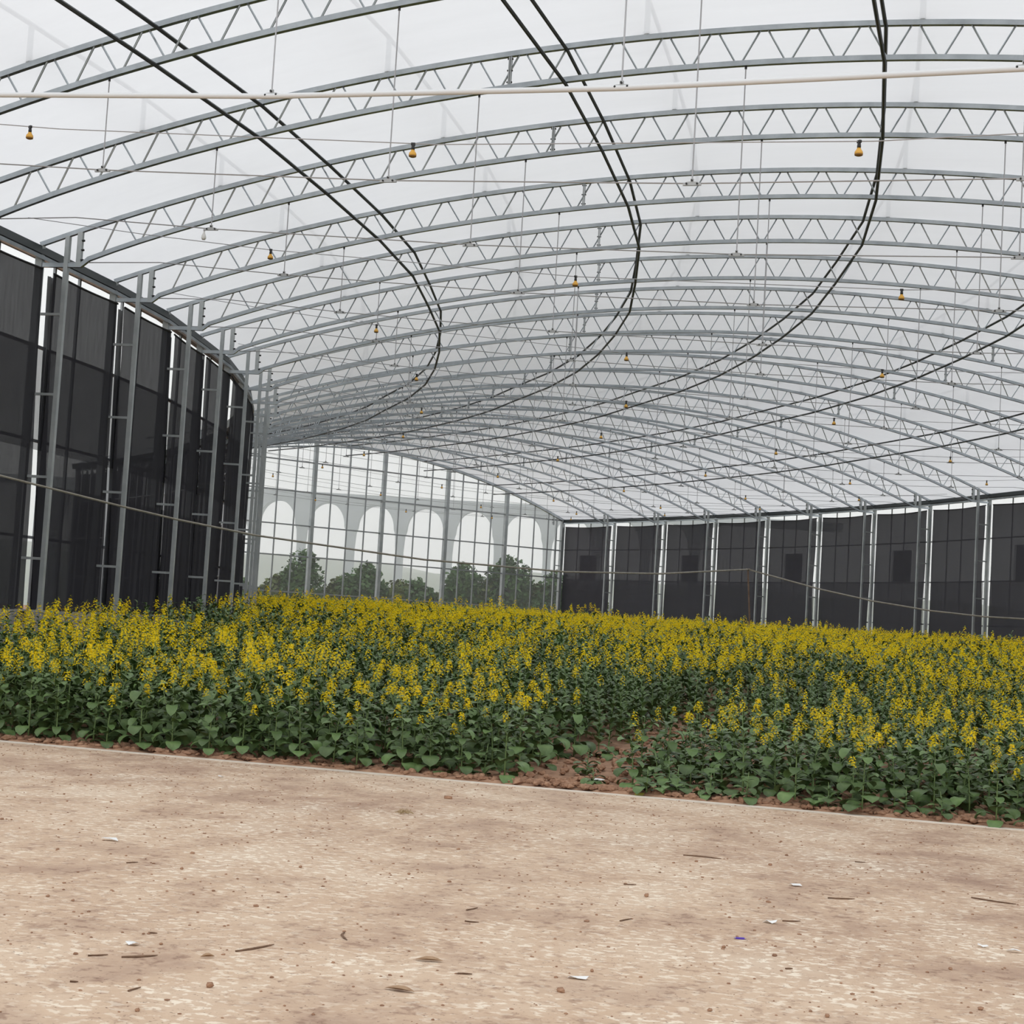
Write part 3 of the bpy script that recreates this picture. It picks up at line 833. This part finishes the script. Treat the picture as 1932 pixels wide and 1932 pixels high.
for i in range(2):
    mb = MB(); leaf_geo(mb, Matrix(), 0.13, 0.10, 0.05, 0.2, 1.2, 4, 0.3, 3, 0.2); LEAFM['yellow'].append(mb.mesh('leaf', (LEAFY,), True))
HEADM = []
for i in range(8):
    mb = MB(); raceme_geo(mb, Matrix(), R.uniform(0.13, 0.21), R.uniform(0.040, 0.060), R.randint(24, 40), 0.0125, 4, R, 0, 1, 2)
    HEADM.append(mb.mesh('flower_head', (PETAL, BUD, STEM)))

def plan_plant(rr, cls):
    """list of parts (kind, mesh key, matrix) for one plant about 1 m high"""
    parts = []; stemb = MB()
    H = {'A': rr.uniform(0.76, 0.86), 'B': rr.uniform(0.64, 0.76), 'C': rr.uniform(0.30, 0.42)}[cls]
    lean = Vector((rr.uniform(-.07, .07), rr.uniform(-.07, .07), 0))
    def axis(z): return lean * (z / H) ** 2 * H + Vector((0, 0, z))
    stemb.sweep([axis(H * q / 4) for q in range(5)], [0.0095, 0.0085, 0.007, 0.005, 0.003], 5)
    heads = []
    nb = {'A': rr.randint(1, 3), 'B': rr.randint(0, 1), 'C': 0}[cls]
    if cls == 'A' or (cls == 'B' and rr.random() < 0.5): heads.append((axis(H), Vector((0, 0, 1))))
    for i in range(nb):
        z = H * rr.uniform(0.50, 0.85); a = i * 2.4 + rr.uniform(-.5, .5)
        tip = axis(z) + Vector((math.cos(a) * rr.uniform(0.07, 0.16), math.sin(a) * rr.uniform(0.07, 0.16), rr.uniform(0.10, 0.24)))
        mid = axis(z).lerp(tip, 0.5) + Vector((math.cos(a) * 0.03, math.sin(a) * 0.03, -0.01))
        stemb.sweep([axis(z), mid, tip], [0.005, 0.004, 0.003], 4)
        heads.append((tip, (tip - mid)))
    ga = 2.39996; a = rr.uniform(0, 6)
    for i in range({'A': 5, 'B': 6, 'C': 6}[cls]):
        a += ga; z = H * (0.04 + 0.05 * i)
        parts.append(('leaf', ('big', rr.randrange(5)), Matrix.Translation(axis(z)) @ Matrix.Rotation(a, 4, 'Z') @ Matrix.Scale(rr.uniform(0.75, 1.1) * (0.8 if cls == 'C' else 1), 4)))
    for i in range({'A': 12, 'B': 13, 'C': 5}[cls]):
        a += ga; z = H * (0.26 + 0.048 * i)
        parts.append(('leaf', ('mid', rr.randrange(5)), Matrix.Translation(axis(min(z, H))) @ Matrix.Rotation(a, 4, 'Z') @ Matrix.Scale(rr.uniform(0.8, 1.2), 4)))
    for i in range({'A': 7, 'B': 9, 'C': 4}[cls]):
        a += ga; z = H * (0.62 + 0.05 * i)
        parts.append(('leaf', ('small', rr.randrange(5)), Matrix.Translation(axis(min(z, H))) @ Matrix.Rotation(a, 4, 'Z')))
    if rr.random() < 0.5:
        parts.append(('leaf', ('yellow', rr.randrange(2)), Matrix.Translation(axis(0.03)) @ Matrix.Rotation(a + 1, 4, 'Z')))
    for p, d in heads[1:]:
        a += ga; parts.append(('leaf', ('small', rr.randrange(5)), Matrix.Translation(p - Vector((0, 0, 0.05))) @ Matrix.Rotation(a, 4, 'Z')))
    for p, d in heads:
        d = (d.normalized() + Vector((0, 0, 1.2))).normalized()
        M = Matrix.Translation(p) @ d.to_track_quat('Z', 'Y').to_matrix().to_4x4() @ Matrix.Scale(rr.uniform(0.8, 1.15), 4)
        parts.append(('flower_head', rr.randrange(8), M))
    return stemb.mesh('stem', (STEM,), True), parts
PROTO = {c: [plan_plant(random.Random(50 + 7 * i + ord(c)), c) for i in range(6)] for c in 'ABC'}

def spawn_plant(x, y, cls, sc_, rz, label, group):
    st, parts = PROTO[cls][R.randrange(6)]
    root = empty('rapeseed_plant', (x, y, soil_z(x, y) - 0.01), rz)
    root.scale = (sc_ ** 0.5, sc_ ** 0.5, sc_)
    tag(root, label, 'plant', group)
    obj('stem', st, None, root)
    for nm, key, M in parts:
        me = HEADM[key] if nm == 'flower_head' else LEAFM[key[0]][key[1]]
        obj(nm, me, None, root, M)

def on_path(x, y):
    c = 10.40 + 0.05 * y
    hw = 0.52 - 0.03 * max(0, y)
    return y < 7.5 and abs(x - c) < max(hw, 0.22)
# front plants, individually
front = []
y = -2.2; row = 0
while len(front) < 296:
    x = 3.55 + (0.17 if row % 2 else 0)
    while x < 15.6:
        px, py = x + R.uniform(-.09, .09), y + R.uniform(-.08, .08)
        x += 0.345
        if on_path(px, py) or len(front) >= 296: continue
        front.append((px, max(py, -2.27)))
    y += 0.335; row += 1
for (px, py) in front:
    d = (py + 2.3)
    r_ = R.random()
    if px < 7.7:
        cls = 'A' if r_ < (0.38 + 0.08 * d) else 'B'; s_ = R.uniform(0.86, 1.2); g = 'L'
    elif px < 10.2:
        cls = 'B' if r_ < 0.72 - 0.12 * d else ('A' if r_ < 0.9 else 'C'); s_ = R.uniform(0.82, 1.05); g = 'M'
    elif px < 11.9:
        cls = 'C' if r_ < 0.72 - 0.2 * d else 'B'; s_ = R.uniform(0.75, 1.0); g = 'N'
    else:
        cls = 'A' if r_ < 0.36 + 0.06 * d else ('B' if d > 0.3 else 'C'); s_ = R.uniform(0.70, 1.0); g = 'R'
    if d < 0.25: s_ *= 0.88
    rowname = 'in the first row' if d < 0.25 else 'in the second row' if d < 0.58 else 'in the third row' if d < 0.92 else 'behind the third row'
    look = {'A': 'tall flowering rapeseed plant', 'B': 'leafy rapeseed plant with few flowers', 'C': 'low flowerless rapeseed plant'}[cls]
    where = {'L': 'at the left', 'M': 'left of the bare path', 'N': 'just right of the path', 'R': 'at the right'}[g]
    spawn_plant(px, py, cls, s_, R.uniform(0, 6.28), '%s %s %s' % (look, rowname, where), 'front rapeseed plants ' + where)
for (px, py, s_) in ((10.35, -1.2, 0.7), (10.62, -2.05, 0.62), (10.75, 0.2, 0.9), (10.55, 1.6, 0.8), (10.2, 0.4, 0.8), (10.9, 1.1, 0.95), (10.1, 2.4, 0.9), (10.85, 3.4, 1.0), (10.4, 5.0, 1.0)):
    spawn_plant(px, py, 'C', s_, R.uniform(0, 6.28), 'small seedling growing in the bare soil path', 'seedlings in the path')
y_front_end = y

# the rest of the field: geometry-nodes scatter over points
def field_proto(rr, flowers, lod):
    mb = MB()
    H = rr.uniform(0.72, 0.84) if flowers else rr.uniform(0.86, 0.96)
    lean = Vector((rr.uniform(-.06, .06), rr.uniform(-.06, .06), 0))
    def axis(z): return lean * (z / H) ** 2 + Vector((0, 0, z))
    mb.cur = 0; mb.sweep([axis(0), axis(H * .5), axis(H)], [0.008, 0.006, 0.003], 3)
    mb.cur = 1; a = rr.uniform(0, 6)
    nl = 20 if lod == 0 else 13
    for i in range(nl):
        a += 2.39996; t = i / (nl - 1); z = H * ((0.12 if lod == 0 else 0.35) + (0.86 if lod == 0 else 0.63) * t)
        Ls = (0.19 - 0.11 * t) * rr.uniform(0.85, 1.15) * (1.0 if lod == 0 else 1.25); Wd = Ls * (0.75 - 0.25 * t)
        M = Matrix.Translation(axis(z)) @ Matrix.Rotation(a, 4, 'Z')
        k0 = len(mb.v)
        seg = 3 if lod == 0 else 2
        # blade only
        up0 = rr.uniform(.3, 1.0); dr = rr.uniform(0.9, 1.9); p = Vector((0, 0, 0)); an = up0; rows = []
        for s_ in range(seg + 1):
            tt = s_ / seg; wd = Wd * 0.5 * (0.15 if s_ == 0 else (0.08 if s_ == seg else 1.0))
            n3 = Vector((-math.sin(an), 0, math.cos(an)))
            rows.append([p + Vector((0, -wd, 0)) + n3 * wd * .3, p.copy(), p + Vector((0, wd, 0)) + n3 * wd * .3])
            p = p + Vector((math.cos(an), 0, math.sin(an))) * (Ls / seg); an -= dr / seg
        for r3 in rows:
            for q in r3: mb.v.append(tuple(M @ q))
        for s_ in range(seg):
            for j in range(2):
                b_ = k0 + s_ * 3 + j; mb.f.append((b_, b_ + 1, b_ + 4, b_ + 3)); mb.mi.append(1)
    heads = [(axis(H), 1.0)] if flowers else []
    for i in range(max(0, flowers - 1)):
        z = H * rr.uniform(0.62, 0.9); a = i * 2.4 + rr.uniform(-.4, .4)
        tip = axis(z) + Vector((math.cos(a) * rr.uniform(0.07, 0.17), math.sin(a) * rr.uniform(0.07, 0.17), rr.uniform(-0.02, 0.2)))
        mb.cur = 0; mb.sweep([axis(z), tip], [0.004, 0.003], 3)
        heads.append((tip, rr.uniform(.8, 1)))
    for tip, s_ in heads:
        raceme_geo(mb, Matrix.Translation(tip), rr.uniform(0.13, 0.2) * s_, rr.uniform(0.036, 0.055), 24 if lod == 0 else 13, 0.0125 if lod == 0 else 0.0165, 1, rr, 2, 3, None)
    return mb.mesh('rapeseed_field_plant', (STEM, LEAF, PETAL, BUD))
protos = []
rp = random.Random(99)
for lod in (0, 1):
    for fl in (0, 0, 1, 2, 3, 4):
        protos.append((lod, fl, field_proto(rp, fl, lod)))
pcol = bpy.data.collections.new('field_plant_kinds')
for i, (lod, fl, me) in enumerate(protos):
    o = bpy.data.objects.new('field_plant_%02d' % i, me); pcol.objects.link(o)

def inside(x, y):
    """inside the curved hall, clear of the walls"""
    p = Vector((x, y))
    for k in range(-1, 19):
        a = Vector(PL[k]); b = Vector(PR[k]); c = Vector(PL[k + 1]); d = Vector(PR[k + 1])
        def sd(p0, p1): return (p1.x - p0.x) * (y - p0.y) - (p1.y - p0.y) * (x - p0.x)
        if sd(a, b) >= 0 and sd(c, d) < 0:
            t = (b - a).normalized(); u = (p - a).dot(t)
            return 0.75 < u < W - 0.8
    return False
pts = []; rots = []; scls = []; idxs = []
rf = random.Random(5)
def view_ok(x, y):
    d = Vector((x, y, 0)) - CAM
    s_ = d.x * 0.960 + d.y * 0.2745; dep = d.x * -0.278 + d.y * 0.958
    return dep > 0 and abs(s_) < 0.307 * dep * 1.08 + 3.4
yy = -2.15
while yy < 66:
    dep = yy + 17.6
    stp = 0.33 if yy < 12 else (0.38 if yy < 26 else 0.44)
    x = -26.0 + rf.uniform(0, stp)
    while x < 27:
        px, py = x + rf.uniform(-.13, .13), yy + rf.uniform(-.13, .13)
        x += stp
        if yy < y_front_end - 0.06 and 3.42 < px < 15.75: continue
        if not view_ok(px, py) or on_path(px, py) or not inside(px, py): continue
        cl = noise.noise(Vector((px * 0.55, py * 0.42, 3.1))) + 0.35 * noise.noise(Vector((px * 1.7, py * 1.3, 7.7)))
        # flowering: dense far back and at the left, sparse behind the path
        fd = 0.58 + 1.0 * cl
        if py < 13:
            if px > 7.5: fd = 0.14 + 0.5 * cl + 0.03 * max(0, py)
            if px > 12.5: fd = 0.22 + 0.9 * cl + 0.03 * max(0, py)
            if px <= 7.5: fd = 0.36 + 0.95 * cl
        else: fd = max(fd, 0.28 if py < 26 else 0.42)
        v_ = fd + rf.uniform(-.24, .24)
        fi = 0 if v_ < 0.10 else 1 if v_ < 0.28 else 2 if v_ < 0.45 else 3 if v_ < 0.65 else 4 if v_ < 0.9 else 5
        lod = 0 if py < 9 else 1
        s_ = rf.uniform(0.88, 1.16)
        if px > 11 and py < 6: s_ *= 0.84
        if py > 0.5 and py < 22: s_ *= 1 + 0.17 * min(1, max(0, (6.5 - px) / 4))
        if rf.random() < 0.03: s_ *= 1.2
        pts.append((px, py, soil_z(px, py))); rots.append(rf.uniform(0, 6.28)); scls.append(s_); idxs.append(lod * 6 + fi)
    yy += stp
# a few plants that stand clear above the rest
for (px, py, s_) in ((0.9, 7.6, 1.38), (2.2, 6.5, 1.32), (3.4, 9.0, 1.3), (0.6, 11.0, 1.25), (-2.2, 33, 1.5), (-12, 44, 1.6), (-3.4, 55.5, 1.75), (-3.0, 56.0, 1.6), (11.6, 38, 1.3), (8, 40, 1.3)):
    pts.append((px, py, soil_z(px, py))); rots.append(rf.uniform(0, 6.28)); scls.append(s_); idxs.append(4 if py < 12 else 10)
me = bpy.data.meshes.new('rapeseed_field'); me.from_pydata(pts, [], [])
for nm, typ, data in (('rot', 'FLOAT', rots), ('scl', 'FLOAT', scls), ('idx', 'INT', idxs)):
    at = me.attributes.new(nm, typ, 'POINT'); at.data.foreach_set('value', data)
fo = obj('rapeseed_field', me); fo['kind'] = 'stuff'
tag(fo, 'dense field of yellow flowering rapeseed filling the hall behind the front rows', 'crop')
ng = bpy.data.node_groups.new('field_scatter', 'GeometryNodeTree')
ng.interface.new_socket('Geometry', in_out='INPUT', socket_type='NodeSocketGeometry')
ng.interface.new_socket('Geometry', in_out='OUTPUT', socket_type='NodeSocketGeometry')
def gn(t): return ng.nodes.new(t)
gi, go = gn('NodeGroupInput'), gn('NodeGroupOutput')
m2p = gn('GeometryNodeMeshToPoints'); ci = gn('GeometryNodeCollectionInfo'); iop = gn('GeometryNodeInstanceOnPoints')
ci.inputs['Collection'].default_value = pcol
ci.inputs['Separate Children'].default_value = True; ci.inputs['Reset Children'].default_value = True
iop.inputs['Pick Instance'].default_value = True
def attr(nm, dt):
    a_ = gn('GeometryNodeInputNamedAttribute'); a_.data_type = dt; a_.inputs['Name'].default_value = nm; return a_.outputs['Attribute']
cx = gn('ShaderNodeCombineXYZ')
L_ = ng.links.new
L_(attr('rot', 'FLOAT'), cx.inputs['Z'])
L_(gi.outputs[0], m2p.inputs['Mesh']); L_(m2p.outputs[0], iop.inputs['Points']); L_(ci.outputs[0], iop.inputs['Instance'])
L_(attr('idx', 'INT'), iop.inputs['Instance Index']); L_(cx.outputs[0], iop.inputs['Rotation']); L_(attr('scl', 'FLOAT'), iop.inputs['Scale'])
L_(iop.outputs[0], go.inputs[0])
md = fo.modifiers.new('scatter', 'NODES'); md.node_group = ng

# ================================================================ SMALL THINGS ON THE GROUND
def lump(mb, c, r, rr, sq=0.7):
    t = (1 + 5 ** 0.5) / 2
    vs = [(-1, t, 0), (1, t, 0), (-1, -t, 0), (1, -t, 0), (0, -1, t), (0, 1, t), (0, -1, -t), (0, 1, -t), (t, 0, -1), (t, 0, 1), (-t, 0, -1), (-t, 0, 1)]
    fs = [(0, 11, 5), (0, 5, 1), (0, 1, 7), (0, 7, 10), (0, 10, 11), (1, 5, 9), (5, 11, 4), (11, 10, 2), (10, 7, 6), (7, 1, 8), (3, 9, 4), (3, 4, 2), (3, 2, 6), (3, 6, 8), (3, 8, 9), (4, 9, 5), (2, 4, 11), (6, 2, 10), (8, 6, 7), (9, 8, 1)]
    a = rr.uniform(0, 6.28); ca, sa = math.cos(a), math.sin(a); ex = rr.uniform(0.8, 1.5)
    o_ = []
    for v in vs:
        s_ = r / 1.9 * rr.uniform(0.75, 1.2)
        x, y, z = v[0] * s_ * ex, v[1] * s_, v[2] * s_ * sq
        o_.append((c[0] + x * ca - y * sa, c[1] + x * sa + y * ca, c[2] + z))
    mb.add(o_, fs)
mb = MB(); rr = random.Random(3)
for i in range(2600):
    q = rr.random()
    if q < 0.6: x = rr.uniform(2.5, 16.5); y = -2.34 + abs(rr.gauss(0, 0.16))
    elif q < 0.85: y = rr.uniform(-2.3, 7.5); x = 10.5 + 0.05 * y + rr.gauss(0, 0.42)
    else: x = rr.uniform(3, 16); y = rr.uniform(-2.2, -0.2)
    r_ = rr.uniform(0.012, 0.045) * (1.3 if rr.random() < 0.1 else 1)
    lump(mb, (x, y, soil_z(x, y) + 0.02 + r_ * 0.2), r_, rr)
o = obj('soil_clods', mb.mesh('soil_clods'), CLOD); o['kind'] = 'stuff'; tag(o, 'loose red soil clods along the bed edge and the bare path', 'soil')
mb = MB()
for i in range(2600):
    x = rr.uniform(4, 16); y = -2.5 - 10 * rr.random() ** 1.3
    r_ = rr.uniform(0.003, 0.009) * (1.6 if rr.random() < 0.06 else 1)
    lump(mb, (x, y, Z0 + r_ * 0.25), r_, rr, 0.6)
o = obj('soil_crumbs', mb.mesh('soil_crumbs'), CLOD); o['kind'] = 'stuff'; tag(o, 'scattered dark soil crumbs on the concrete apron', 'soil')

twigs = [((11.06, -10.79), (11.14, -10.56)), ((10.58, -11.21), (10.64, -11.15)), ((10.71, -11.16), (10.82, -11.05)), ((11.8, -10.53), (11.92, -10.5)), ((12.14, -7.76), (12.21, -7.73)),
         ((12.22, -6.2), (12.48, -6.2)), ((13.31, -7.49), (13.46, -7.42)), ((14.12, -6.88), (14.38, -6.98)), ((13.16, -8.47), (13.25, -8.42)), ((12.39, -9.01), (12.43, -8.91)), ((11.88, -11.13), (12.01, -11.14)),
         ((11.7, -9.49), (11.77, -9.48)), ((11.61, -9.18), (11.64, -9.08)), ((11.04, -11.7), (11.05, -11.62)), ((10.77, -11.67), (10.8, -11.66)), ((10.55, -10.63), (10.59, -10.62)),
         ((10.99, -10.99), (11.04, -10.95)), ((13.33, -9.78), (13.36, -9.76)), ((13.33, -5.69), (13.4, -5.67)), ((9.46, -8.86), (9.5, -8.8)), ((12.05, -10.7), (12.11, -10.68)), ((11.3, -10.11), (11.38, -10.28))]
for i, (a, b) in enumerate(twigs):
    mm = MB(); A_, B_ = Vector((*a, Z0 + 0.004)), Vector((*b, Z0 + 0.004)); d = B_ - A_; nn = Vector((-d.y, d.x, 0)) * rr.uniform(-.10, .10)
    if i in (3, 16, 10):   # curled dry leaves
        s_ = d.length
        t = d.normalized(); b3 = Vector((-t.y, t.x, 0)); vs = []; fs = []
        for q in range(6):
            f_ = q / 5; wd = 0.16 * s_ * math.sin(PI * (0.06 + 0.88 * f_))
            c = A_ + d * f_
            for w_, zz in ((-1, 0.010), (0, 0.0), (1, 0.014)): vs.append(c + b3 * wd * w_ + Vector((0, 0, zz * math.sin(PI * f_) + 0.002)))
        for q in range(5):
            for j in range(2): fs.append((q * 3 + j, q * 3 + j + 1, q * 3 + j + 4, q * 3 + j + 3))
        mm.add(vs, fs)
        tag(obj('dry_leaf', mm.mesh('dry_leaf', (), True), DRYLEAF), ['curled dry leaf left of centre on the apron', 'curled dry leaf near the left of the apron', 'curled dry leaf at the bottom of the apron'][(3, 16, 10).index(i)], 'leaf', 'dry leaves on the apron')
    else:
        big = d.length > 0.12
        mm.sweep([A_, A_.lerp(B_, 0.35) + nn, A_.lerp(B_, 0.7) + nn * 0.7, B_], [0.004, 0.006 if big else 0.004, 0.005 if big else 0.0035, 0.002], 5)
        tag(obj('twig', mm.mesh('twig'), TWIG), 'thin dry brown twig lying on the concrete apron', 'twig', 'twigs on the apron')
peb = [(11.27, -11.47), (12.53, -10.8), (12.35, -8.12), (10.33, -8.37), (9.82, -4.02), (6.82, -4.71), (9.81, -8.86), (11.22, -11.96), (12.82, -6.28), (13.79, -5.92), (14.05, -9.34), (12.55, -10.33), (10.95, -8.21), (9.69, -10.07),
       (9.85, -10.1), (14.19, -10.18), (13.6, -10.67), (13.15, -10.82), (12.99, -9.42), (13.52, -7.13), (10.72, -10.83), (7.92, -6.31)]
for i, (x, y) in enumerate(peb):
    mm = MB(); r_ = 0.017 if i in (0, 1, 2, 4) else rr.uniform(0.009, 0.014)
    lump(mm, (0, 0, 0), r_ * (1.8 if i == 4 else 1), rr, 0.75)
    o = obj('pebble', mm.mesh('pebble'), CLOD); o.location = (x, y, Z0 + r_ * 0.5); tag(o, 'small brown lump of earth on the concrete apron', 'pebble', 'earth lumps on the apron')
scr = [((12.53, -10.51), 0.050, 'torn white plastic scrap at the bottom centre of the apron'), ((8.93, -8.1), 0.075, 'white plastic scrap far left on the apron'), ((14.35, -8.67), 0.045, 'white paper scrap at the right edge of the apron'),
       ((13.11, -8.57), 0.05, 'dull white scrap beside a twig right of centre'), ((10.59, -1.75), 0.075, 'shiny white wrapper on the soil at the path mouth'), ((14.19, -8.62), 0.035, 'tiny white flake near the right edge of the apron'),
       ((7.68, -3.97), 0.05, 'pale flat scrap near the left front rows'), ((10.62, -10.9), 0.045, 'pale curled chip at lower left of the apron'), ((13.08, -7.12), 0.05, 'pale flake right of the middle of the apron')]
for (x, y), s_, lab in scr:
    vs = []; fs = []; a0 = rr.uniform(0, 6)
    nn_ = 7
    vs.append((0, 0, 0.012))
    for i in range(nn_):
        a = a0 + 2 * PI * i / nn_; r_ = s_ * rr.uniform(0.45, 1.0)
        vs.append((math.cos(a) * r_, math.sin(a) * r_ * 0.7, rr.uniform(0.002, 0.02)))
    for i in range(nn_): fs.append((0, 1 + i, 1 + (i + 1) % nn_))
    mm = MB(); mm.add(vs, fs); o = obj('plastic_scrap', mm.mesh('plastic_scrap'), WHITE); o.location = (x, y, (soil_z(x, y) + 0.035) if y > -2.4 else Z0)
    md = o.modifiers.new('thickness', 'SOLIDIFY'); md.thickness = 0.002
    tag(o, lab, 'scrap', 'white scraps')
mm = MB(); mm.box((-0.035, -0.012, 0), (0.035, 0.012, 0.010)); mm.add([(-0.05, -0.016, 0.004), (-0.035, -0.012, 0.006), (-0.035, 0.012, 0.006), (-0.05, 0.016, 0.004)], [(0, 1, 2, 3)]); mm.add([(0.05, -0.016, 0.004), (0.035, -0.012, 0.006), (0.035, 0.012, 0.006), (0.05, 0.016, 0.004)], [(0, 1, 2, 3)])
o = obj('sweet_wrapper', mm.mesh('sweet_wrapper'), PURPLE); o.location = (13.03, -9.14, Z0 + 0.001); o.rotation_euler = (0, 0, 0.3); o.scale = (0.6, 0.6, 0.8); tag(o, 'small purple sweet wrapper lying on the apron', 'wrapper')
mm = MB()
for i in range(26):
    a = rr.uniform(0, 6.28); l_ = rr.uniform(0.05, 0.12); p = Vector((rr.gauss(0, .03), rr.gauss(0, .03), 0.004)); d = Vector((math.cos(a) * l_, math.sin(a) * l_, 0))
    mm.sweep([p - d * .5, p + Vector((0, 0, rr.uniform(.01, .035))), p + d * .5], 0.0016, 3)
o = obj('straw_tuft', mm.mesh('straw_tuft'), STRAW); o.location = (9.89, -5.32, Z0); tag(o, 'small tuft of dry straw on the apron', 'straw')
